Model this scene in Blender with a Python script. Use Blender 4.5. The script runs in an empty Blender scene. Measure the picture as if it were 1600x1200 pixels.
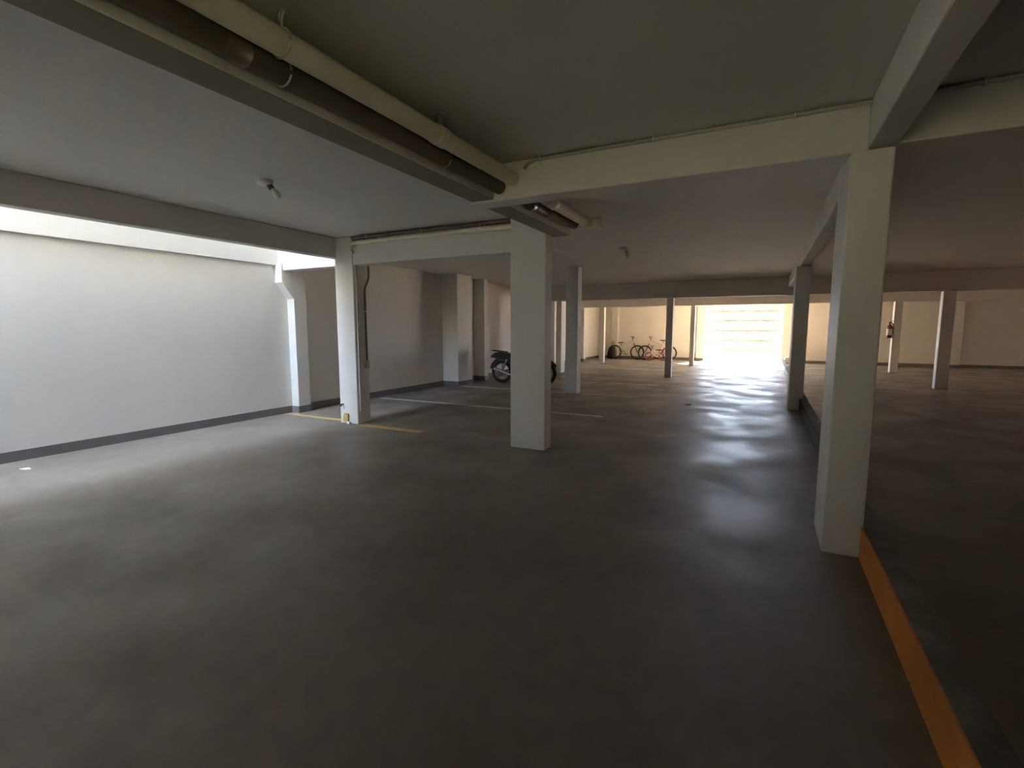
import bpy, bmesh, math, random
from mathutils import Vector, Matrix
random.seed(7)
SC = bpy.context.scene
COL = SC.collection

# ---------------------------------------------------------------- camera
F_PX, PITCH, YAW, CAM_H = 765.0, math.radians(6.55), math.radians(27.2), 1.5
cam_d = bpy.data.cameras.new('camera')
cam_d.sensor_width = 36.0
cam_d.lens = F_PX / 1600.0 * 36.0
cam_d.clip_start, cam_d.clip_end = 0.05, 300
cam = bpy.data.objects.new('camera', cam_d)
COL.objects.link(cam)
cam.location = (0, 0, CAM_H)
cam.rotation_euler = (math.pi / 2 - PITCH, 0, YAW)
SC.camera = cam

# ---------------------------------------------------------------- sky, sun, exposure
SKY = 22.0
world = bpy.data.worlds.new('sky')
SC.world = world
world.use_nodes = True
bg = world.node_tree.nodes['Background']
bg.inputs['Color'].default_value = (0.59, 0.75, 0.98, 1)
bg.inputs['Strength'].default_value = SKY

sun_d = bpy.data.lights.new('sun', 'SUN')
sun_d.energy = 230.0
sun_d.angle = math.radians(1.0)
sun_d.color = (1.0, 0.80, 0.55)
sun = bpy.data.objects.new('sun', sun_d)
COL.objects.link(sun)
EL = math.radians(37)
sun_dir = Vector((-0.29 * math.cos(EL), -0.957 * math.cos(EL), -math.sin(EL)))
sun.rotation_euler = sun_dir.to_track_quat('-Z', 'Y').to_euler()
sun.location = (8, 40, 30)

SC.view_settings.view_transform = 'Standard'
SC.view_settings.look = 'None'
SC.view_settings.exposure = 0.6
SC.view_settings.gamma = 1.0
SC.view_settings.use_curve_mapping = False
SC.cycles.use_denoising = True
SC.cycles.max_bounces = 14
SC.cycles.diffuse_bounces = 8
SC.cycles.glossy_bounces = 4

# ---------------------------------------------------------------- materials
def mat(name, col, rough=0.7, metal=0.0, noise=None, bump=0.0, spec=0.5, noise_scale=3.0, rough_var=0.0,
        translucent=0.0):
    m = bpy.data.materials.new(name)
    m.use_nodes = True
    nt = m.node_tree
    b = nt.nodes['Principled BSDF']
    b.inputs['Base Color'].default_value = (*col, 1)
    b.inputs['Roughness'].default_value = rough
    b.inputs['Metallic'].default_value = metal
    b.inputs['Specular IOR Level'].default_value = spec
    if noise or bump or rough_var:
        tc = nt.nodes.new('ShaderNodeTexCoord')
        nz = nt.nodes.new('ShaderNodeTexNoise')
        nz.inputs['Scale'].default_value = noise_scale
        nz.inputs['Detail'].default_value = 6
        nz.inputs['Roughness'].default_value = 0.6
        nt.links.new(tc.outputs['Object'], nz.inputs['Vector'])
        if noise:
            mx = nt.nodes.new('ShaderNodeMix')
            mx.data_type = 'RGBA'
            mx.inputs[6].default_value = (*col, 1)
            mx.inputs[7].default_value = (*noise, 1)
            rp = nt.nodes.new('ShaderNodeMapRange')
            rp.inputs[1].default_value, rp.inputs[2].default_value = 0.35, 0.7
            nt.links.new(nz.outputs['Fac'], rp.inputs[0])
            nt.links.new(rp.outputs[0], mx.inputs[0])
            nt.links.new(mx.outputs[2], b.inputs['Base Color'])
        if rough_var:
            rr = nt.nodes.new('ShaderNodeMapRange')
            rr.inputs[1].default_value, rr.inputs[2].default_value = 0.35, 0.65
            rr.inputs[3].default_value, rr.inputs[4].default_value = rough - rough_var, rough + rough_var
            nt.links.new(nz.outputs['Fac'], rr.inputs[0])
            nt.links.new(rr.outputs[0], b.inputs['Roughness'])
        if bump:
            n2 = nt.nodes.new('ShaderNodeTexNoise')
            n2.inputs['Scale'].default_value = 60
            n2.inputs['Detail'].default_value = 3
            nt.links.new(tc.outputs['Object'], n2.inputs['Vector'])
            bp = nt.nodes.new('ShaderNodeBump')
            bp.inputs['Strength'].default_value = bump
            bp.inputs['Distance'].default_value = 0.01
            nt.links.new(n2.outputs['Fac'], bp.inputs['Height'])
            nt.links.new(bp.outputs[0], b.inputs['Normal'])
    if translucent:
        tr = nt.nodes.new('ShaderNodeBsdfTranslucent')
        tr.inputs['Color'].default_value = (*col, 1)
        ms = nt.nodes.new('ShaderNodeMixShader')
        ms.inputs[0].default_value = translucent
        out = nt.nodes['Material Output']
        nt.links.new(b.outputs[0], ms.inputs[1])
        nt.links.new(tr.outputs[0], ms.inputs[2])
        nt.links.new(ms.outputs[0], out.inputs['Surface'])
    return m

def floor_material():
    m = bpy.data.materials.new('polished_concrete')
    m.use_nodes = True
    nt = m.node_tree
    N, L = nt.nodes.new, nt.links.new
    b = nt.nodes['Principled BSDF']
    tc = N('ShaderNodeTexCoord')
    big = N('ShaderNodeTexNoise'); big.inputs['Scale'].default_value = 0.55; big.inputs['Detail'].default_value = 5
    big.inputs['Roughness'].default_value = 0.62
    fine = N('ShaderNodeTexNoise'); fine.inputs['Scale'].default_value = 9; fine.inputs['Detail'].default_value = 7
    for n in (big, fine):
        L(tc.outputs['Object'], n.inputs['Vector'])
    mx = N('ShaderNodeMix'); mx.data_type = 'RGBA'
    mx.inputs[6].default_value = (0.162, 0.138, 0.115, 1)
    mx.inputs[7].default_value = (0.232, 0.197, 0.163, 1)
    mr = N('ShaderNodeMapRange'); mr.inputs[1].default_value, mr.inputs[2].default_value = 0.35, 0.65
    L(big.outputs['Fac'], mr.inputs[0]); L(mr.outputs[0], mx.inputs[0])
    m2 = N('ShaderNodeMix'); m2.data_type = 'RGBA'; m2.blend_type = 'MULTIPLY'
    m2.inputs[0].default_value = 0.35
    cr = N('ShaderNodeMapRange'); cr.inputs[1].default_value, cr.inputs[2].default_value = 0.3, 0.7
    cr.inputs[3].default_value, cr.inputs[4].default_value = 0.7, 1.15
    L(fine.outputs['Fac'], cr.inputs[0])
    cc = N('ShaderNodeCombineColor')
    for k in range(3):
        L(cr.outputs[0], cc.inputs[k])
    L(mx.outputs[2], m2.inputs[6]); L(cc.outputs[0], m2.inputs[7])
    L(m2.outputs[2], b.inputs['Base Color'])
    # worn, wavy sealer: gloss changes in patches about half a metre across
    wv = N('ShaderNodeTexNoise'); wv.inputs['Scale'].default_value = 1.3; wv.inputs['Detail'].default_value = 3
    wv.inputs['Distortion'].default_value = 0.2
    L(tc.outputs['Object'], wv.inputs['Vector'])
    rr = N('ShaderNodeMapRange'); rr.inputs[1].default_value, rr.inputs[2].default_value = 0.36, 0.64
    rr.inputs[3].default_value, rr.inputs[4].default_value = 0.38, 0.62
    L(wv.outputs['Fac'], rr.inputs[0]); L(rr.outputs[0], b.inputs['Roughness'])
    b.inputs['Specular IOR Level'].default_value = 0.42
    bp = N('ShaderNodeBump'); bp.inputs['Strength'].default_value = 0.2; bp.inputs['Distance'].default_value = 0.012
    L(wv.outputs['Fac'], bp.inputs['Height']); L(bp.outputs[0], b.inputs['Normal'])
    return m

M = {}
M['paint'] = mat('white_wall_paint', (0.74, 0.715, 0.67), 0.65, noise=(0.69, 0.665, 0.625), bump=0.05, noise_scale=0.9)
M['ceil'] = mat('ceiling_paint', (0.70, 0.68, 0.63), 0.8, noise=(0.65, 0.63, 0.58), bump=0.05, noise_scale=0.7)
M['beam'] = mat('beam_paint', (0.70, 0.67, 0.62), 0.7, noise=(0.64, 0.615, 0.57), bump=0.05, noise_scale=1.2)
M['beam_olive'] = mat('olive_grey_soffit', (0.24, 0.23, 0.17), 0.8, noise=(0.20, 0.19, 0.14), bump=0.05, noise_scale=1.2)
M['column'] = mat('column_paint', (0.70, 0.68, 0.64), 0.6, noise=(0.65, 0.63, 0.59), bump=0.05, noise_scale=1.6)
M['floor'] = floor_material()
M['skirt'] = mat('grey_skirting_paint', (0.17, 0.155, 0.155), 0.6, noise=(0.14, 0.13, 0.13), noise_scale=3)
M['orange'] = mat('orange_kerb_paint', (0.56, 0.20, 0.03), 0.6, noise=(0.46, 0.155, 0.025), noise_scale=5)
M['yellow'] = mat('yellow_line_paint', (0.62, 0.38, 0.08), 0.65, noise=(0.36, 0.29, 0.18), noise_scale=7)
M['line'] = mat('white_line_paint', (0.72, 0.68, 0.6), 0.6, noise=(0.5, 0.46, 0.4), noise_scale=4)
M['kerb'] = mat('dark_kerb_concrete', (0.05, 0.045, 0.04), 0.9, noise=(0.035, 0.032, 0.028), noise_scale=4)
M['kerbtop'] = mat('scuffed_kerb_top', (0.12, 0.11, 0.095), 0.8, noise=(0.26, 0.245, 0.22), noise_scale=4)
M['pvc'] = mat('cream_pvc', (0.78, 0.72, 0.55), 0.55, noise=(0.72, 0.66, 0.5), noise_scale=2)
M['pipe_brown'] = mat('dull_brown_pipe', (0.13, 0.10, 0.07), 0.5, noise=(0.10, 0.075, 0.05), noise_scale=3)
M['pvc_brown'] = mat('brown_pvc', (0.16, 0.10, 0.07), 0.45)
M['pvc_grey'] = mat('grey_conduit', (0.46, 0.45, 0.41), 0.5)
M['steel'] = mat('galvanised_strap', (0.55, 0.53, 0.46), 0.4, metal=0.6)
M['white_plastic'] = mat('white_plastic', (0.8, 0.79, 0.76), 0.4)
M['glass_bulb'] = mat('bulb_glass', (0.75, 0.75, 0.74), 0.15)
M['dark_plastic'] = mat('dark_plastic', (0.05, 0.045, 0.04), 0.5)
M['gate'] = mat('gate_grey_enamel', (0.36, 0.33, 0.30), 0.5)
M['gate_frame'] = mat('gate_frame_enamel', (0.78, 0.74, 0.68), 0.5)
M['tyre'] = mat('tyre_rubber', (0.03, 0.027, 0.024), 0.8)
M['black'] = mat('black_parts', (0.035, 0.03, 0.027), 0.5)
M['chrome'] = mat('chrome', (0.6, 0.58, 0.55), 0.25, metal=0.9)
M['bike_cream'] = mat('cream_bike_paint', (0.62, 0.56, 0.46), 0.4)
M['bike_pink'] = mat('pink_bike_paint', (0.72, 0.46, 0.43), 0.4)
M['bike_red'] = mat('red_bike_paint', (0.55, 0.035, 0.045), 0.4)
M['bike_white'] = mat('white_bike_paint', (0.75, 0.70, 0.66), 0.4)
M['bag'] = mat('black_bag_cloth', (0.03, 0.026, 0.022), 0.9, bump=0.3)
M['red'] = mat('extinguisher_red', (0.17, 0.025, 0.02), 0.35)
M['label_white'] = mat('paper_label', (0.75, 0.70, 0.64), 0.6)
M['box_grey'] = mat('motor_housing', (0.42, 0.38, 0.36), 0.5)
M['moto_dark'] = mat('motorcycle_dark_paint', (0.045, 0.045, 0.05), 0.3)
M['engine'] = mat('engine_metal', (0.25, 0.245, 0.24), 0.4, metal=0.7)
M['lamp_red'] = mat('tail_lamp_red', (0.4, 0.03, 0.03), 0.3)
M['street'] = mat('street_concrete', (0.52, 0.46, 0.38), 0.9, noise=(0.42, 0.37, 0.31), noise_scale=0.6)
M['terracotta'] = mat('terracotta_paving', (0.45, 0.22, 0.13), 0.9, noise=(0.38, 0.18, 0.10), noise_scale=2)
M['sky_shade'] = mat('dark_sky_shade', (0.06, 0.045, 0.035), 0.8)  # dark, so the added shade outside reflects little
M['bounce_wall'] = mat('greenish_bounce_wall', (0.34, 0.325, 0.26), 0.9, noise=(0.24, 0.245, 0.175), noise_scale=0.8)  # greenish tint chosen for the light it bounces indoors
M['grass'] = mat('lawn', (0.20, 0.23, 0.09), 0.95, noise=(0.15, 0.18, 0.065), noise_scale=2)

# ---------------------------------------------------------------- helpers
def add_box(bm, x0, x1, y0, y1, z0, z1):
    v = [bm.verts.new(p) for p in ((x0, y0, z0), (x1, y0, z0), (x1, y1, z0), (x0, y1, z0),
                                   (x0, y0, z1), (x1, y0, z1), (x1, y1, z1), (x0, y1, z1))]
    fs = []
    for f in ((0, 3, 2, 1), (4, 5, 6, 7), (0, 1, 5, 4), (1, 2, 6, 5), (2, 3, 7, 6), (3, 0, 4, 7)):
        fs.append(bm.faces.new([v[i] for i in f]))
    return fs

def add_prism(bm, pts, axis, a, b):
    """extrude a closed 2-D outline along an axis; pts in the two other axes"""
    def P(u, w, t):
        return {'x': (t, u, w), 'y': (u, t, w), 'z': (u, w, t)}[axis]
    A = [bm.verts.new(P(u, w, a)) for u, w in pts]
    B = [bm.verts.new(P(u, w, b)) for u, w in pts]
    n = len(pts)
    bm.faces.new(A)
    bm.faces.new(B[::-1])
    for i in range(n):
        bm.faces.new((A[i], B[i], B[(i + 1) % n], A[(i + 1) % n]))

def frames(path, closed):
    """parallel-transport frames along a polyline"""
    n = len(path)
    T = []
    for i in range(n):
        if closed:
            t = path[(i + 1) % n] - path[i - 1]
        else:
            t = path[min(i + 1, n - 1)] - path[max(i - 1, 0)]
        T.append(t.normalized())
    ref = Vector((0, 0, 1)) if abs(T[0].z) < 0.9 else Vector((1, 0, 0))
    u = (ref - T[0] * ref.dot(T[0])).normalized()
    out = []
    for t in T:
        u = (u - t * u.dot(t)).normalized()
        out.append((u, t.cross(u)))
    return out

def add_tube(bm, path, r, seg=10, closed=False, cap=True):
    path = [Vector(p) for p in path]
    rs = r if isinstance(r, (list, tuple)) else [r] * len(path)
    rings = []
    for p, (u, w), rad in zip(path, frames(path, closed), rs):
        rings.append([bm.verts.new(p + (u * math.cos(2 * math.pi * k / seg) + w * math.sin(2 * math.pi * k / seg)) * rad)
                      for k in range(seg)])
    n = len(rings)
    for i in range(n if closed else n - 1):
        A, B = rings[i], rings[(i + 1) % n]
        for k in range(seg):
            f = bm.faces.new((A[k], A[(k + 1) % seg], B[(k + 1) % seg], B[k]))
            f.smooth = True
    if cap and not closed:
        bm.faces.new([bm.verts.new(v.co) for v in rings[0]][::-1])      # caps keep their own corners: clean shading
        bm.faces.new([bm.verts.new(v.co) for v in rings[-1]])

def arc(c, r, a0, a1, n, plane='xz'):
    out = []
    for i in range(n + 1):
        a = a0 + (a1 - a0) * i / n
        u, w = r * math.cos(a), r * math.sin(a)
        out.append({'xz': (c[0] + u, c[1], c[2] + w), 'yz': (c[0], c[1] + u, c[2] + w),
                    'xy': (c[0] + u, c[1] + w, c[2])}[plane])
    return out

def add_lathe(bm, prof, seg=20, mtx=None):
    """prof: (radius, height) about z"""
    mtx = mtx or Matrix.Identity(4)
    rings = []
    for r, z in prof:
        rings.append([bm.verts.new(mtx @ Vector((r * math.cos(2 * math.pi * k / seg), r * math.sin(2 * math.pi * k / seg), z)))
                      for k in range(seg)])
    for A, B in zip(rings, rings[1:]):
        for k in range(seg):
            f = bm.faces.new((A[k], A[(k + 1) % seg], B[(k + 1) % seg], B[k]))
            f.smooth = True
    bm.faces.new([bm.verts.new(v.co) for v in rings[0]][::-1])
    bm.faces.new([bm.verts.new(v.co) for v in rings[-1]])

def obj(name, bm, m, parent=None, bevel=0.0):
    bmesh.ops.recalc_face_normals(bm, faces=bm.faces)
    me = bpy.data.meshes.new(name)
    bm.to_mesh(me)
    bm.free()
    for mm in (m if isinstance(m, (list, tuple)) else [m]):
        me.materials.append(mm)
    o = bpy.data.objects.new(name, me)
    COL.objects.link(o)
    if parent is not None:
        o.parent = parent
    if bevel:
        md = o.modifiers.new('edge', 'BEVEL')
        md.width = bevel
        md.segments = 2
        md.limit_method = 'ANGLE'
        md.angle_limit = math.radians(40)
    return o

def tag(o, label, cat, group=None):
    o['label'] = label
    o['category'] = cat
    if group:
        o['group'] = group
    return o

def thing(name, label, cat, loc=(0, 0, 0), rotz=0.0, group=None):
    o = bpy.data.objects.new(name, None)
    o.empty_display_size = 0.1
    COL.objects.link(o)
    o.location = loc
    o.rotation_euler = (0, 0, rotz)
    return tag(o, label, cat, group)

def struct(name, boxes, m, bevel=0.0):
    bm = bmesh.new()
    for b in boxes:
        add_box(bm, *b)
    o = obj(name, bm, m, None, bevel)
    o['kind'] = 'structure'
    return o

def box_obj(name, b, m, parent=None, bevel=0.0):
    bm = bmesh.new()
    add_box(bm, *b)
    return obj(name, bm, m, parent, bevel)

def tube_obj(name, path, r, m, parent=None, seg=10, closed=False):
    bm = bmesh.new()
    add_tube(bm, path, r, seg, closed)
    return obj(name, bm, m, parent)

# ---------------------------------------------------------------- the setting
CZ = 2.86                       # slab underside
WL, WR, WF, WB = -7.45, 11.0, 24.1, -1.4
struct('floor', [(WL - 0.2, WR + 0.2, WB - 0.2, WF + 0.2, -0.2, 0.0)], M['floor'])
struct('ceiling', [(-6.05, WR + 0.2, WB - 0.2, WF + 0.2, CZ, CZ + 0.2),
                   (WL - 0.2, -6.05, 5.95, WF + 0.2, CZ, CZ + 0.2)], M['ceil'])
struct('wall_left', [(WL - 0.2, WL, WB - 0.2, WF + 0.2, 0, 11)], M['paint'])
struct('trim_1', [(WL, WL + 0.05, WB, 5.72, 2.55, 11)], M['paint'])           # upper course of the light-well wall
GX0, GX1, GZ = -2.45, 0.66, 2.34
struct('wall_far', [(WL - 0.2, GX0, WF, WF + 0.2, 0, CZ), (GX1, WR + 0.2, WF, WF + 0.2, 0, CZ),
                    (GX0, GX1, WF, WF + 0.2, GZ, CZ)], M['paint'])
RY0, RY1, RZ0, RZ1 = 14.0, 15.1, 1.2, 2.2                                              # side window of the right bay
struct('wall_right', [(WR, WR + 0.2, WB, RY0, 0, CZ), (WR, WR + 0.2, RY1, WF, 0, CZ), (WR, WR + 0.2, RY0, RY1, RZ1, CZ), (WR, WR + 0.2, RY0, RY1, 0, RZ0)], M['paint'])
BX0, BX1, BZ0, BZ1 = -0.65, -0.35, 1.4, 2.4
struct('wall_back', [(WL - 0.2, BX0, WB - 0.2, WB, 0, CZ), (BX1, WR + 0.2, WB - 0.2, WB, 0, CZ),
                     (BX0, BX1, WB - 0.2, WB, BZ1, CZ), (BX0, BX1, WB - 0.2, WB, 0, BZ0)], M['paint'])
# unseen storey above the garage, heights shaped to keep sun off the light well
struct('wall_upper', [(WL - 0.2, -4.0, 5.95, WF + 0.2, CZ + 0.2, 14.0), (-4.0, WR + 0.2, 5.95, WF + 0.2, CZ + 0.2, 5.0),
                      (-6.05, -5.85, WB - 0.2, 5.95, CZ + 0.2, 11)], M['paint'])
struct('ground_street', [(-40, 40, WF + 0.2, 80, -0.3, -0.02)], M['street'])
struct('ground_side_path', [(WR + 0.2, 40, WB - 0.2, WF + 0.2, -0.3, -0.02)], M['terracotta'])
struct('ground_garden', [(-40, 40, -60, WB - 0.2, -0.3, -0.02)], M['grass'])
struct('ceiling_added_shade', [(-5.0, 3.0, -5.0, WB - 0.2, 2.5, 2.6)], M['sky_shade'])  # added unseen roof, keeps the sky off the near floor
struct('wall_added_baffle', [(14.0, 14.2, WB - 0.2, WF + 0.2, -0.3, 3.0)], M['terracotta'])  # added unseen wall, shields the right bay ceiling from side light
struct('wall_added_bounce', [(-40, 40, -14.4, -14, -0.3, 6.0)], M['bounce_wall'])  # added unseen wall, hides low sky and bounces greenish light inside

# skirting bands
SH, SD = 0.12, 0.012
struct('baseboard_left', [(WL, WL + SD, WB, 5.9, 0, SH), (WL, WL + SD, 6.16, 10.55, 0, SH),
                          (WL, WL + SD, 11.25, WF, 0, SH)], M['skirt'])
struct('baseboard_far', [(WL + SD, GX0 - 0.02, WF - SD, WF, 0, SH), (GX1 + 0.02, WR, WF - SD, WF, 0, SH)], M['skirt'])
struct('baseboard_right', [(WR - SD, WR, WB, WF - SD, 0, SH)], M['skirt'])

# ---------------------------------------------------------------- columns and pilasters
def column(b, label, group='painted concrete columns', bevel=0.012):
    return tag(box_obj('concrete_column', b, M['column'], None, bevel), label, 'column', group)
column((0.41, 0.635, 3.75, 4.28, 0, 2.575), 'large white column beside the orange kerb in the right foreground')
column((-2.80, -2.33, 5.40, 5.60, 0, CZ), 'broad white column in the centre under the drain pipes')
column((-5.94, -5.57, 5.59, 5.87, 0, CZ), 'white column at the light well with a pipe down its side')
column((0.44, 0.675, 10.25, 10.80, 0, 2.59), 'dark backlit column at the far end of the kerb beside the gate view')
column((-4.07, -3.78, 10.60, 10.85, 0, CZ), 'dark column just right of the broad central column')
column((-2.66, -2.47, 15.30, 15.52, 0, 2.38), 'slim column standing in front of the pink bicycle')
column((-2.62, -2.46, 20.40, 20.62, 0, 2.36), 'slim far column just left of the bright gate')
column((-6.22, -6.03, 15.32, 15.66, 0, 2.38), 'thin far column with a lit edge seen right of the central column')
column((-6.98, -6.74, 16.45, 16.75, 0, CZ), 'thin far column with a lit edge touching the central column in view')
column((-6.36, -6.15, 20.60, 20.82, 0, CZ), 'thin far column left of the bicycle with the black bag')
column((3.78, 4.03, 15.40, 15.62, 0, 2.38), 'brown shaded column in the middle of the right bay')
column((3.78, 4.00, 20.36, 20.60, 0, 2.36), 'far right column carrying the fire extinguisher')

def pilaster(b, label):
    t = thing('wall_pilaster', label, 'pilaster', ((b[0] + b[1]) / 2, (b[2] + b[3]) / 2, 0), 0, 'pilasters on the outer walls')
    cx, cy = t.location.x, t.location.y
    bb = (b[0] - cx, b[1] - cx, b[2] - cy, b[3] - cy, b[4], b[5])
    box_obj('shaft', bb, M['column'], t, 0.01)
    box_obj('skirting', (bb[0] - SD, bb[1] + SD, bb[2] - SD, bb[3] + SD, 0, SH), M['skirt'], t)
    return t
p = pilaster((WL, -7.27, 5.90, 6.16, 0, CZ), 'white pilaster at the end of the light well wall')
bm = bmesh.new()
cx, cy = p.location.x, p.location.y
add_prism(bm, [(5.68 - cy, 2.58), (5.90 - cy, 2.58), (5.90 - cy, 1.99), (5.68 - cy, 2.26)], 'x', WL - cx, -7.27 - cx)
obj('haunch', bm, M['column'], p, 0.008)
pilaster((WL, -6.98, 10.55, 11.25, 0, CZ), 'deep pilaster on the left wall, lit on its far side')
pilaster((WL, -7.1, 12.1, 12.3, 0, CZ), 'narrow pilaster on the left wall behind the motorcycle')
pilaster((WL, -7.15, 20.9, 21.2, 0, CZ), 'pilaster on the left wall near the far corner')
pilaster((-6.75, -6.42, 23.8, WF, 0, CZ), 'pilaster in the far corner beside the bicycle with the black bag')
pilaster((6.15, 6.5, 23.75, WF, 0, CZ), 'pilaster on the far wall in the right bay')
pilaster((-2.78, GX0, 23.9, WF, 0, CZ), 'cream pilaster forming the left jamb of the gate')
pilaster((GX1, 0.98, 23.9, WF, 0, CZ), 'cream pilaster forming the right jamb of the gate')

# ---------------------------------------------------------------- beams
def beam(b, label, m='beam'):
    return tag(box_obj('concrete_beam', b, M[m], None, 0.01), label, 'beam', 'painted concrete beams')
beam((-2.34, 0.50, 3.75, 3.95, 2.56, CZ), 'cross beam between the cream drain pipe and the right foreground column')
beam((0.65, WR, 3.75, 3.95, 2.585, CZ), 'cross beam running right from the right foreground column')
lb = beam((-2.32, -2.10, WB, 5.60, 2.58, CZ), 'long beam with a darker olive soffit alongside the two drain pipes')
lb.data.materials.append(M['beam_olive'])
for pl in lb.data.polygons:                    # the soffit takes a darker olive material
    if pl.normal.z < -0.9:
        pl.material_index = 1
beam((0.50, 0.65, WB, 15.30, 2.59, CZ), 'long beam over the orange kerb meeting the right foreground column')
beam((-6.05, -5.90, WB, 5.72, 2.56, CZ), 'grey edge beam along the open light well')
beam((-5.57, -2.33, 5.60, 5.80, 2.44, CZ), 'cross beam between the light well column and the central column')
beam((WL, -5.94, 5.72, 5.95, 2.46, CZ + 0.2), 'white beam closing the far end of the light well')
beam((WL, WR, 15.30, 15.52, 2.38, CZ), 'deep brown shaded beam across the hall before the gate')
beam((WL, WR, 20.40, 20.62, 2.36, CZ), 'far cream beam in front of the gate and bicycles')

# ---------------------------------------------------------------- low kerb wall
k = thing('kerb_wall', 'low kerb wall with an orange painted face in the right foreground', 'kerb', (0.70, 0, 0))
KX0, KX1, KH = -0.08, 0.04, 0.22
box_obj('painted_stretch', (KX0, KX1, WB, 3.75, 0, KH - 0.004), M['orange'], k, 0.006)
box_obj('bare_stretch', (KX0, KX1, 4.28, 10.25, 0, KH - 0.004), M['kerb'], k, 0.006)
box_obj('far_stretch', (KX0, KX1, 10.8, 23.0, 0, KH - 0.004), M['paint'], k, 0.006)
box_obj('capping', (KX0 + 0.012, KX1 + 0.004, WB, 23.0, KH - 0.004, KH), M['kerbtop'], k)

# ---------------------------------------------------------------- floor markings
def marking(b, m, name, label, cat='floor line', group=None):
    return tag(box_obj(name, b, m), label, cat, group)
marking((-7.40, -5.95, 5.70, 5.80, 0, 0.003), M['yellow'], 'yellow_line', 'yellow floor line from the light well pilaster to the column')
marking((-5.56, -4.35, 5.54, 5.66, 0, 0.003), M['yellow'], 'yellow_line', 'faded yellow floor line running right from the light well column')
for y, lab in ((8.0, 'white parking line nearest the central column'),
               (10.62, 'white parking line starting at the dark column'),
               (13.05, 'third white parking line, beyond the dark column'),
               (17.9, 'farthest white parking line, beyond the slim column')):
    marking((-7.3, -2.38, y - 0.045, y + 0.045, 0, 0.003), M['line'], 'parking_line', lab, 'floor line', 'white parking lines')

# ---------------------------------------------------------------- drain pipes under the slab
def coupling(t, c, r, axis='y', ln=0.11, m='pvc'):
    d = {'x': Vector((ln / 2, 0, 0)), 'y': Vector((0, ln / 2, 0)), 'z': Vector((0, 0, ln / 2))}[axis]
    c = Vector(c)
    return tube_obj('coupling', [c - d, c - d * 0.96, c + d * 0.96, c + d], [r * 1.0, r * 1.13, r * 1.13, r * 1.0], M[m], t, 18)
def hanger(t, x, y, z, r, ztop, hook=False):
    """steel strap round the pipe, its two legs up to a plate on the slab"""
    ztop -= 0.012
    h = bpy.data.objects.new('hanger', None); COL.objects.link(h); h.parent = t
    tube_obj('strap', arc((x, y, z), r + 0.004, 0, 2 * math.pi - 0.3, 22, 'xz'), 0.005, M['steel'], h, 6)
    tube_obj('rod', [(x + 0.008, y, z + r), (x + 0.012, y, ztop - 0.03), (x + 0.03 if hook else x + 0.012, y, ztop)], 0.006, M['steel'], h, 6)
    if hook:
        tube_obj('hook', arc((x + 0.02, y, ztop - 0.025), 0.024, -0.4, 4.0, 10, 'xz'), 0.006, M['steel'], h, 6)
    else:
        box_obj('plate', (x - 0.035, x + 0.045, y - 0.03, y + 0.03, ztop - 0.012, ztop), M['steel'], h)
        tube_obj('bolt', [(x + 0.03, y + 0.012, ztop), (x + 0.03, y + 0.012, ztop - 0.07)], 0.006, M['steel'], h, 6)
        tube_obj('bolt', [(x - 0.015, y - 0.012, ztop), (x - 0.015, y - 0.012, ztop - 0.07)], 0.006, M['steel'], h, 6)
ra = 0.056
t = thing('drain_pipe', 'large cream drain pipe hung by steel straps beside the long beam', 'pipe', (-1.92, 0, 2.72))
tube_obj('pipe_run', [(0, WB, 0), (0, 5.55, 0)], ra, M['pvc'], t, 24)
tube_obj('end_elbow', [(0, 5.55, 0)] + [(0.09 - 0.09 * math.cos(a), 5.62 + 0.09 * math.sin(a), 0) for a in [i * math.pi / 12 for i in range(7)]] + [(0.16, 5.71, 0)],
         ra * 1.12, M['pvc'], t, 18)
for yy in (-2.0, 2.72, 4.6):
    coupling(t, (0, yy, 0), ra)
tube_obj('seam', [(0.047, WB, 0.031), (0.047, 5.5, 0.031)], 0.0018, M['pvc_grey'], t, 5)
hanger(t, 0, 1.56, 0, ra, CZ - 2.72, True)
hanger(t, 0, 2.70, 0, ra, CZ - 2.72)
hanger(t, 0, 4.45, 0, ra, CZ - 2.72)
hanger(t, 0, 0.2, 0, ra, CZ - 2.72, True)
rb = 0.054
t = thing('drain_pipe', 'dull brown drain pipe tucked between the long beam and the large cream pipe', 'pipe', (-2.043, 0, 2.668))
tube_obj('pipe_run', [(0, WB, 0), (0, 5.2, 0), (0.02, 5.3, 0.0), (0.06, 5.42, 0)], rb, M['pipe_brown'], t, 24)
for yy in (1.42, 4.35):
    coupling(t, (0, yy, 0), rb, m='pipe_brown')
hanger(t, 0, 1.66, 0, rb, CZ - 2.668)
hanger(t, 0, 2.95, 0, rb, CZ - 2.668)
hanger(t, 0, 4.75, 0, rb, CZ - 2.668)

def clip(t, x, y, z, r):
    return tube_obj('clip', arc((x, y, z), r + 0.004, 0, 2 * math.pi, 14, 'yz')[:-1], 0.005, M['white_plastic'], t, 6, True)
# conduit along the cross beam
t = thing('conduit', 'thin conduit along the top of the cross beam right of the cream drain pipe', 'pipe', (0, 3.725, 2.835))
tube_obj('tube', [(-1.80, 0, -0.055), (-1.79, 0, -0.035), (-1.76, 0, -0.015), (-1.70, 0, 0), (0.50, 0, 0)], 0.013, M['pvc_grey'], t, 10)
for xx in (-1.66, -0.78, 0.1):
    clip(t, xx, 0, 0, 0.013)
t = thing('conduit', 'thin conduit along the top of the cross beam at the right edge', 'pipe', (0, 3.725, 2.84))
tube_obj('tube', [(0.65, 0, 0), (WR, 0, 0)], 0.013, M['pvc_grey'], t, 10)
for xx in (1.0, 2.2, 3.4):
    clip(t, xx, 0, 0, 0.013)
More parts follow.
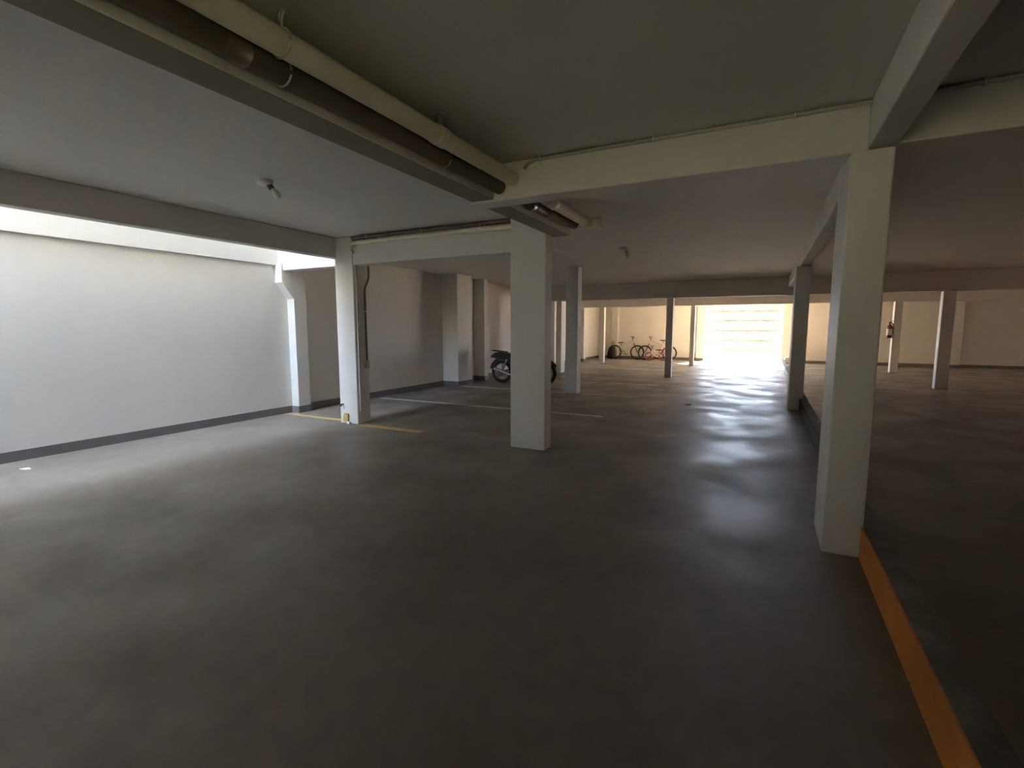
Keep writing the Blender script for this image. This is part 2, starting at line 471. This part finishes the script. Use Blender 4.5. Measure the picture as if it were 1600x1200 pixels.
# pipes on the beam between the light well column and the central column
t = thing('water_pipe', 'dark brown pipe clipped under the ceiling beside the light well column', 'pipe', (0, 5.545, 2.815))
tube_obj('tube', [(-5.52, 0, 0), (-2.85, 0, 0)], 0.028, M['pvc_brown'], t, 14)
for xx in (-5.22, -4.22, -3.3):
    clip(t, xx, 0, 0, 0.028)
t = thing('water_pipe', 'cream pipe with an elbow under the dark brown pipe at the light well column', 'pipe', (0, 5.535, 2.745))
tube_obj('tube', [(-2.85, 0, 0), (-5.44, 0, 0)], 0.03, M['pvc'], t, 14)
tube_obj('elbow', [(-5.43, 0, 0), (-5.49, 0, -0.005), (-5.53, 0, -0.03), (-5.54, 0, -0.09)], 0.036, M['pvc'], t, 14)
t = thing('drop_pipe', 'slim grey pipe running down the front edge of the light well column', 'pipe', (-5.55, 5.62, 0))
tube_obj('tube', [(0.01, -0.085, 2.665), (0.0, 0.0, 2.60), (0, 0.015, 2.54), (0, 0.015, 0.2)], 0.013, M['pvc_grey'], t, 10)
for zz in (0.6, 1.4, 2.2):
    tube_obj('clip', arc((0, 0.015, zz), 0.016, 0, 2 * math.pi, 12, 'xy')[:-1], 0.004, M['pvc_grey'], t, 6, True)
t = thing('down_pipe', 'slim brown pipe with a bend on the side of the light well column', 'pipe', (-5.545, 5.80, 0))
tube_obj('tube', [(0.07, 0.02, 2.44), (0.07, 0.02, 2.28), (0.055, 0.02, 2.23), (0.01, 0, 2.12), (0.0, 0, 2.06), (0, 0, 0.98)], 0.017, M['pvc_brown'], t, 10)
box_obj('switch_box', (-0.022, 0.02, -0.04, 0.04, 0.86, 0.99), M['pvc_grey'], t, 0.006)
tube_obj('clip', arc((0, 0, 1.75), 0.02, 0, 2 * math.pi, 12, 'xy')[:-1], 0.005, M['white_plastic'], t, 6, True)

# ---------------------------------------------------------------- ceiling lamps
def ceiling_lamp(loc, rz, label, socket='dark_plastic'):
    t = thing('ceiling_lamp', label, 'lamp', loc, rz, 'unlit ceiling lamps')
    bm = bmesh.new(); add_lathe(bm, [(0.075, 0), (0.075, -0.02), (0.064, -0.045), (0.03, -0.052)], 24)
    obj('canopy', bm, M['white_plastic'], t)
    R = Matrix.Translation((0.03, 0, -0.03)) @ Matrix.Rotation(math.radians(-38), 4, 'Y')
    bm = bmesh.new(); add_lathe(bm, [(0.022, 0.0), (0.026, -0.03), (0.026, -0.06), (0.018, -0.065)], 16, R)
    obj('socket', bm, M[socket], t)
    bm = bmesh.new(); add_lathe(bm, [(0.014, -0.06), (0.02, -0.08), (0.032, -0.115), (0.034, -0.135), (0.024, -0.16), (0.006, -0.17)], 16, R)
    obj('bulb', bm, M['glass_bulb'], t)
ceiling_lamp((-4.2, 3.15, CZ), 0.5, 'white ceiling lamp with a tilted bulb above the light well side')
ceiling_lamp((-2.2, 8.45, CZ), 1.2, 'small glinting ceiling lamp beyond the drain pipes', 'chrome')

# ---------------------------------------------------------------- sliding gate
g = thing('slatted_gate', 'bright sunlit gate of wide white horizontal slats at the far end', 'gate', ((GX0 + GX1) / 2, WF + 0.12, 0))
hw = (GX1 - GX0) / 2 - 0.015
for s in (-1, 1):
    box_obj('stile', (s * hw - 0.03, s * hw + 0.03, -0.03, 0.03, 0.03, GZ - 0.01), M['gate_frame'], g)
for z0, z1 in ((0.44, 0.56), (0.87, 0.99), (1.31, 1.43), (1.75, 1.87), (2.16, 2.30)):
    box_obj('slat', (-hw, hw, -0.014, 0.014, z0, z1), M['gate'], g)
box_obj('bottom_rail', (-hw, hw, -0.03, 0.03, 0.03, 0.13), M['gate_frame'], g)
for x in (-0.9, 0.9):
    bm = bmesh.new(); add_lathe(bm, [(0.05, -0.02), (0.05, 0.02)], 16, Matrix.Translation((x, 0, 0.05)) @ Matrix.Rotation(math.pi / 2, 4, 'X'))
    obj('roller', bm, M['steel'], g)
t = thing('gate_motor', 'small grey gate motor box on the floor by the right gate jamb', 'motor', (0.95, 23.55, 0))
box_obj('housing', (-0.16, 0.12, -0.12, 0.12, 0.03, 0.27), M['box_grey'], t, 0.02)
box_obj('base_plate', (-0.2, 0.16, -0.14, 0.14, 0, 0.03), M['dark_plastic'], t)
box_obj('cover_ridge', (-0.12, 0.08, -0.125, 0.08, 0.26, 0.285), M['white_plastic'], t, 0.008)

# ---------------------------------------------------------------- bicycles
def wheel(parent, name, x, r, tyre_r, tyre_m, spoke_n=16):
    w = tube_obj(name, [(x + r * math.cos(a), 0, r + tyre_r * 0 + r * 0 + r * math.sin(a)) for a in [2 * math.pi * i / 36 for i in range(36)]],
                 tyre_r, tyre_m, parent, 8, True)
    tube_obj('rim', [(x + (r - tyre_r - 0.008) * math.cos(a), 0, r + (r - tyre_r - 0.008) * math.sin(a)) for a in [2 * math.pi * i / 30 for i in range(30)]],
             0.009, M['chrome'], w, 6, True)
    bm = bmesh.new()
    for i in range(spoke_n):
        a = 2 * math.pi * i / spoke_n
        add_tube(bm, [(x + 0.02 * math.cos(a + 0.5), 0.02 * (-1) ** i, r + 0.02 * math.sin(a + 0.5)),
                      (x + (r - tyre_r) * math.cos(a), 0, r + (r - tyre_r) * math.sin(a))], 0.0018, 4)
    obj('spokes', bm, M['chrome'], w)
    bm = bmesh.new()
    add_tube(bm, [(x, -0.05, r), (x, 0.05, r)], 0.02, 10)
    obj('hub', bm, M['chrome'], w)
    return w
def bicycle(label, loc, rotz, lean, r, wb, frame_m, seat_z, bar_z, tyre_m, rise=0.0, group='bicycles by the far wall'):
    """nose toward local +x, rear axle at -wb/2"""
    t = thing('bicycle', label, 'bicycle', loc, rotz, group)
    t.rotation_euler = (lean, 0, rotz)
    xr, xf = -wb / 2, wb / 2
    tr = 0.028 if r > 0.25 else 0.022
    zo = tr                                # tyre tread on the floor
    wr = wheel(t, 'wheel', xr, r, tr, tyre_m); wf = wheel(t, 'wheel', xf, r, tr, tyre_m)
    for w in (wr, wf):
        w.location.z = zo
    az = r + zo
    bb = Vector((xr + wb * 0.40, 0, az - 0.03))
    st = Vector((xr + wb * 0.29, 0, seat_z - 0.16))     # seat-tube top
    hd_t = Vector((xf - wb * 0.205, 0, bar_z - 0.12))
    hd_b = Vector((xf - wb * 0.165, 0, bar_z - 0.25))
    bm = bmesh.new()
    for a, b in ((bb, st), (st - Vector((0, 0, 0.03)), hd_t), (bb, hd_b), (hd_t, hd_b)):
        add_tube(bm, [a, b], 0.019, 10)
    for s in (-1, 1):
        ax = Vector((xr, s * 0.055, az))
        add_tube(bm, [bb + Vector((0, s * 0.03, 0)), ax], 0.010, 8)
        add_tube(bm, [st + Vector((0, s * 0.018, -0.03)), ax], 0.009, 8)
    obj('frame', bm, frame_m, t)
    bm = bmesh.new()
    cr = hd_b + (hd_b - hd_t).normalized() * 0.04
    add_tube(bm, [hd_b, cr], 0.018, 8)
    for s in (-1, 1):
        add_tube(bm, [cr, cr + Vector((0.004, s * 0.05, -0.02)), Vector((xf, s * 0.055, az))], 0.012, 8)
    obj('fork', bm, frame_m if r < 0.25 else M['black'], t)
    bm = bmesh.new()
    top = Vector((hd_t.x - 0.03, 0, bar_z))
    add_tube(bm, [hd_t, top], 0.016, 8)
    add_tube(bm, [top, top + Vector((0.07, 0, 0.02))], 0.014, 8)
    obj('stem', bm, M['black'], t)
    c = top + Vector((0.07, 0, 0.02))
    hb = tube_obj('handlebar', [c + Vector((-0.06, -0.28, 0.03 + rise)), c + Vector((-0.03, -0.16, 0.025 + rise)), c + Vector((0, -0.05, 0)), c + Vector((0, 0.05, 0)),
                                c + Vector((-0.03, 0.16, 0.025 + rise)), c + Vector((-0.06, 0.28, 0.03 + rise))], 0.012, M['black'], t, 8)
    for s in (-1, 1):
        tube_obj('grip', [c + Vector((-0.042, s * 0.2, 0.027 + rise)), c + Vector((-0.064, s * 0.3, 0.03 + rise))], 0.017, M['black'], hb, 8)
    tube_obj('seat_post', [st, Vector((st.x - 0.03, 0, seat_z - 0.03))], 0.013, M['black'], t, 8)
    bm = bmesh.new()
    n = 9
    sx = st.x - 0.03
    for rowz, sc in ((0, 1.0), (-0.045, 0.8)):
        pass
    out = [(0.15, 0.018), (0.08, 0.025), (0.0, 0.045), (-0.06, 0.075), (-0.11, 0.08), (-0.125, 0.04)]
    pts = [(sx + a, b) for a, b in out] + [(sx + a, -b) for a, b in reversed(out)]
    add_prism(bm, pts, 'z', seat_z - 0.035, seat_z + 0.012)
    obj('saddle', bm, M['black'], t, 0.012)
    cs = bpy.data.objects.new('crankset', None); COL.objects.link(cs); cs.parent = t
    tube_obj('chainring', [(bb.x + 0.085 * math.cos(a), -0.05, bb.z + 0.085 * math.sin(a)) for a in [2 * math.pi * i / 20 for i in range(20)]], 0.008, M['black'], cs, 6, True)
    for s in (-1, 1):
        e = bb + Vector((s * 0.12 if r > 0.25 else s * 0.07, s * 0.07, -s * 0.09 if r > 0.25 else -s * 0.05))
        tube_obj('crank', [bb + Vector((0, s * 0.05, 0)), e], 0.010, M['black'], cs, 8)
        box_obj('pedal', (e.x - 0.045, e.x + 0.045, e.y + (0 if s > 0 else -0.09), e.y + (0.09 if s > 0 else 0), e.z - 0.012, e.z + 0.012), M['black'], cs, 0.004)
    bm = bmesh.new()
    for s in (-1, 1):
        add_tube(bm, [(xr, -0.05, az + s * 0.035), (bb.x, -0.05, bb.z + s * 0.083)], 0.004, 5)
    obj('chain', bm, M['black'], t)
    return t
bicycle('cream bicycle facing right, its black saddle beside the black bag', (-5.95, 23.62, 0), 0.0, -0.05, 0.31, 1.1, M['bike_cream'], 0.80, 1.02, M['tyre'])
bicycle('pink adult bicycle facing left, partly behind the slim column', (-4.45, 23.50, 0), math.pi, 0.06, 0.31, 1.12, M['bike_pink'], 0.93, 1.02, M['tyre'], 0.01)
kb = bicycle('small red child bicycle in front of the pink bicycle', (-4.42, 23.05, 0), math.pi, 0.08, 0.17, 0.62, M['bike_white'], 0.50, 0.60, M['bike_red'], 0.03)
# bag hung on the rear of the cream bicycle
t = thing('backpack', 'black bag heaped on the rear wheel of the cream bicycle', 'bag', (-6.62, 23.38, 0))
bm = bmesh.new()
bmesh.ops.create_uvsphere(bm, u_segments=20, v_segments=14, radius=1.0)
for v in bm.verts:
    x, y, z = v.co
    sq = lambda q: math.copysign(abs(q) ** 0.75, q)
    zz = (sq(z) + 1) / 2
    v.co = Vector((sq(x) * 0.21 * (1.15 - 0.55 * zz) + 0.10 * zz, sq(y) * 0.13, zz * 0.66 + 0.02 * math.sin(7 * x + 3 * z)))
for f in bm.faces:
    f.smooth = True
obj('body', bm, M['bag'], t)
tube_obj('handle', [(0.06, 0, 0.62), (0.06, 0, 0.80), (0.10, 0, 0.86), (0.14, 0, 0.80), (0.14, 0, 0.62)], 0.016, M['black'], t, 8)
box_obj('pocket', (-0.12, 0.12, -0.155, -0.1, 0.1, 0.36), M['bag'], t, 0.02)

# ---------------------------------------------------------------- motorcycle, mostly behind the central column
t = thing('motorcycle', 'dark parked motorcycle mostly hidden behind the central column', 'motorcycle', (-5.72, 11.75, 0), 0.0)
def mwheel(x, r=0.27, tr=0.05):
    w = tube_obj('wheel', [(x + r * math.cos(a), 0, r + tr + r * math.sin(a)) for a in [2 * math.pi * i / 32 for i in range(32)]], tr, M['tyre'], t, 10, True)
    bm = bmesh.new()
    add_tube(bm, [(x + (r - 0.045) * math.cos(a), 0, r + tr + (r - 0.045) * math.sin(a)) for a in [2 * math.pi * i / 28 for i in range(28)]], 0.018, 8, True)
    for i in range(5):
        a = 2 * math.pi * i / 5 + 0.3
        add_tube(bm, [(x, 0, r + tr), (x + (r - 0.05) * math.cos(a), 0, r + tr + (r - 0.05) * math.sin(a))], 0.016, 6)
    add_tube(bm, [(x, -0.07, r + tr), (x, 0.07, r + tr)], 0.04, 12)
    obj('rim', bm, M['engine'], w)
mwheel(-0.62); mwheel(0.66)
def blob(name, sections, m, seg=14):
    """sections: (x, half width, z low, z high) lofted into a rounded body"""
    bm = bmesh.new()
    rings = []
    for x, hw_, zl, zh in sections:
        c, hh = (zl + zh) / 2, (zh - zl) / 2
        ring = []
        for k in range(seg):
            a = 2 * math.pi * k / seg
            ca, sa = math.cos(a), math.sin(a)
            ring.append(bm.verts.new((x, math.copysign(abs(ca) ** 0.7, ca) * hw_, c + math.copysign(abs(sa) ** 0.7, sa) * hh)))
        rings.append(ring)
    for A, B in zip(rings, rings[1:]):
        for k in range(seg):
            f = bm.faces.new((A[k], A[(k + 1) % seg], B[(k + 1) % seg], B[k])); f.smooth = True
    bm.faces.new([bm.verts.new(v.co) for v in rings[0]]); bm.faces.new([bm.verts.new(v.co) for v in rings[-1]][::-1])
    return obj(name, bm, m, t)
blob('tail', [(-0.92, 0.05, 0.70, 0.78), (-0.82, 0.10, 0.66, 0.80), (-0.6, 0.12, 0.62, 0.80), (-0.3, 0.12, 0.56, 0.74), (-0.1, 0.10, 0.52, 0.70)], M['moto_dark'])
blob('seat', [(-0.84, 0.07, 0.78, 0.83), (-0.6, 0.13, 0.77, 0.86), (-0.35, 0.14, 0.72, 0.81), (-0.1, 0.11, 0.70, 0.79), (0.02, 0.08, 0.72, 0.80)], M['black'])
blob('fuel_tank', [(-0.02, 0.09, 0.68, 0.80), (0.1, 0.15, 0.66, 0.90), (0.28, 0.16, 0.66, 0.93), (0.42, 0.09, 0.72, 0.90)], M['moto_dark'])
blob('engine_block', [(-0.18, 0.10, 0.26, 0.50), (-0.05, 0.15, 0.22, 0.56), (0.18, 0.15, 0.22, 0.60), (0.30, 0.09, 0.30, 0.58)], M['engine'])
tube_obj('chassis', [(-0.62, 0.07, 0.32), (-0.2, 0.09, 0.42), (-0.1, 0.08, 0.66), (0.40, 0.05, 0.80), (0.32, 0.06, 0.34), (-0.1, 0.08, 0.24)], 0.02, M['black'], t, 8)
tube_obj('rear_shock', [(-0.55, -0.09, 0.36), (-0.42, -0.1, 0.66)], 0.028, M['chrome'], t, 10)
tube_obj('exhaust', [(0.22, -0.12, 0.34), (0.2, -0.13, 0.24), (0.0, -0.14, 0.2), (-0.35, -0.15, 0.26), (-0.78, -0.16, 0.40)], [0.02, 0.02, 0.025, 0.045, 0.05], M['chrome'], t, 12)
bm = bmesh.new()
for s in (-1, 1):
    add_tube(bm, [(0.66, s * 0.09, 0.32), (0.42, s * 0.09, 0.98)], 0.024, 10)
obj('fork', bm, M['engine'], t)
hb = tube_obj('handlebar', [(0.26, -0.36, 1.02), (0.34, -0.22, 1.05), (0.40, -0.08, 1.0), (0.40, 0.08, 1.0), (0.34, 0.22, 1.05), (0.26, 0.36, 1.02)], 0.014, M['black'], t, 8)
for s in (-1, 1):
    bm = bmesh.new()
    add_tube(bm, [(0.32, s * 0.24, 1.05), (0.30, s * 0.30, 1.18)], 0.006, 6)
    add_lathe(bm, [(0.02, -0.012), (0.06, 0.0), (0.02, 0.012)], 12, Matrix.Translation((0.30, s * 0.32, 1.21)) @ Matrix.Rotation(math.pi / 2, 4, 'Y'))
    obj('mirror', bm, M['black'], hb)
bm = bmesh.new(); add_lathe(bm, [(0.04, -0.10), (0.085, -0.03), (0.09, 0.04), (0.07, 0.06)], 18, Matrix.Translation((0.52, 0, 0.88)) @ Matrix.Rotation(math.pi / 2, 4, 'Y'))
obj('headlamp', bm, M['glass_bulb'], t)
bm = bmesh.new()
add_tube(bm, arc((-0.62, 0, 0.32), 0.345, math.radians(40), math.radians(170), 12, 'xz'), 0.04, 8)
obj('rear_mudguard', bm, M['moto_dark'], t)
bm = bmesh.new()
add_tube(bm, arc((0.66, 0, 0.32), 0.345, math.radians(30), math.radians(140), 12, 'xz'), 0.035, 8)
obj('front_mudguard', bm, M['moto_dark'], t)
box_obj('tail_lamp', (-0.95, -0.88, -0.05, 0.05, 0.68, 0.74), M['lamp_red'], t, 0.008)
tube_obj('grab_rail', [(-0.5, -0.13, 0.84), (-0.85, -0.11, 0.88), (-0.95, 0, 0.885), (-0.85, 0.11, 0.88), (-0.5, 0.13, 0.84)], 0.012, M['black'], t, 8)
tube_obj('kickstand', [(-0.1, 0.1, 0.26), (-0.2, 0.24, 0.012)], 0.012, M['black'], t, 8)

# ---------------------------------------------------------------- fire extinguisher
t = thing('fire_extinguisher', 'red fire extinguisher with a pale label hung on the far right column', 'extinguisher', (3.69, 20.36, 1.16))
bm = bmesh.new(); add_lathe(bm, [(0.07, 0), (0.083, 0.02), (0.083, 0.36), (0.07, 0.41), (0.03, 0.45), (0.026, 0.48)], 20)
obj('cylinder', bm, M['red'], t)
bm = bmesh.new(); add_lathe(bm, [(0.0845, 0.10), (0.0845, 0.30)], 20)
bm.faces.ensure_lookup_table()
obj('paper_label', bm, M['label_white'], t)
bm = bmesh.new()
add_tube(bm, [(-0.02, 0, 0.48), (-0.02, 0, 0.53)], 0.02, 8)
add_tube(bm, [(-0.02, 0, 0.53), (0.08, -0.02, 0.56)], 0.010, 6)
add_tube(bm, [(-0.02, 0, 0.50), (0.08, -0.02, 0.50)], 0.008, 6)
obj('valve', bm, M['dark_plastic'], t)
tube_obj('hose', [(0.0, -0.02, 0.51), (0.06, -0.08, 0.47), (0.085, -0.085, 0.35), (0.075, -0.075, 0.12)], 0.012, M['dark_plastic'], t, 8)
box_obj('bracket', (0.05, 0.09, -0.03, 0.03, 0.30, 0.38), M['steel'], t)

# ---------------------------------------------------------------- small things at the light well column
t = thing('yellow_paint_patch', 'small yellow paint patch at the foot of the light well column', 'paint patch', (-5.80, 5.575, 0))  # raised pad stands for a splash of yellow paint
bm = bmesh.new(); add_prism(bm, [(-0.06, 0.03), (0.05, 0.035), (0.055, 0.15), (0.03, 0.165), (-0.03, 0.16), (-0.055, 0.09)], 'y', -0.02, 0.013)
obj('pad', bm, M['yellow'], t, 0.006)
tube_obj('screw', [(0.0, -0.022, 0.12), (0.0, -0.016, 0.12)], 0.008, M['white_plastic'], t, 10)
box_obj('foot', (0.03, 0.09, -0.03, 0.01, 0, 0.035), M['white_plastic'], t, 0.006)
t = thing('dark_fitting', 'tiny dark fitting low on the light well column', 'fitting', (-5.87, 5.58, 0.30))  # stands for a dark hole with a white patch
tube_obj('dark_stub', [(0, 0.012, 0), (0, -0.035, 0), (0, -0.045, -0.03)], 0.013, M['dark_plastic'], t, 8)
bm = bmesh.new(); add_lathe(bm, [(0.03, 0), (0.026, 0.012)], 14, Matrix.Translation((-0.01, 0.012, -0.05)) @ Matrix.Rotation(math.pi / 2, 4, 'X'))
obj('white_disc', bm, M['white_plastic'], t)
bm = bmesh.new()
add_prism(bm, [(0, 0), (0.09, 0.02), (0.11, 0.06), (0.02, 0.07)], 'z', 0, 0.006)
o = tag(obj('paper_scrap', bm, M['label_white']), 'white paper scrap on the floor of the light well', 'scrap')
o.location = (-7.0, 2.12, 0)
bm = bmesh.new()
add_prism(bm, [(0, 0), (0.07, 0.01), (0.1, 0.04), (0.05, 0.07), (0.01, 0.04)], 'z', 0, 0.012)
o = tag(obj('floor_stain', bm, M['dark_plastic']), 'small dark stain on the aisle floor', 'stain')  # thin flat shape stands for a floor stain
o.location = (-1.32, 10.0, 0)
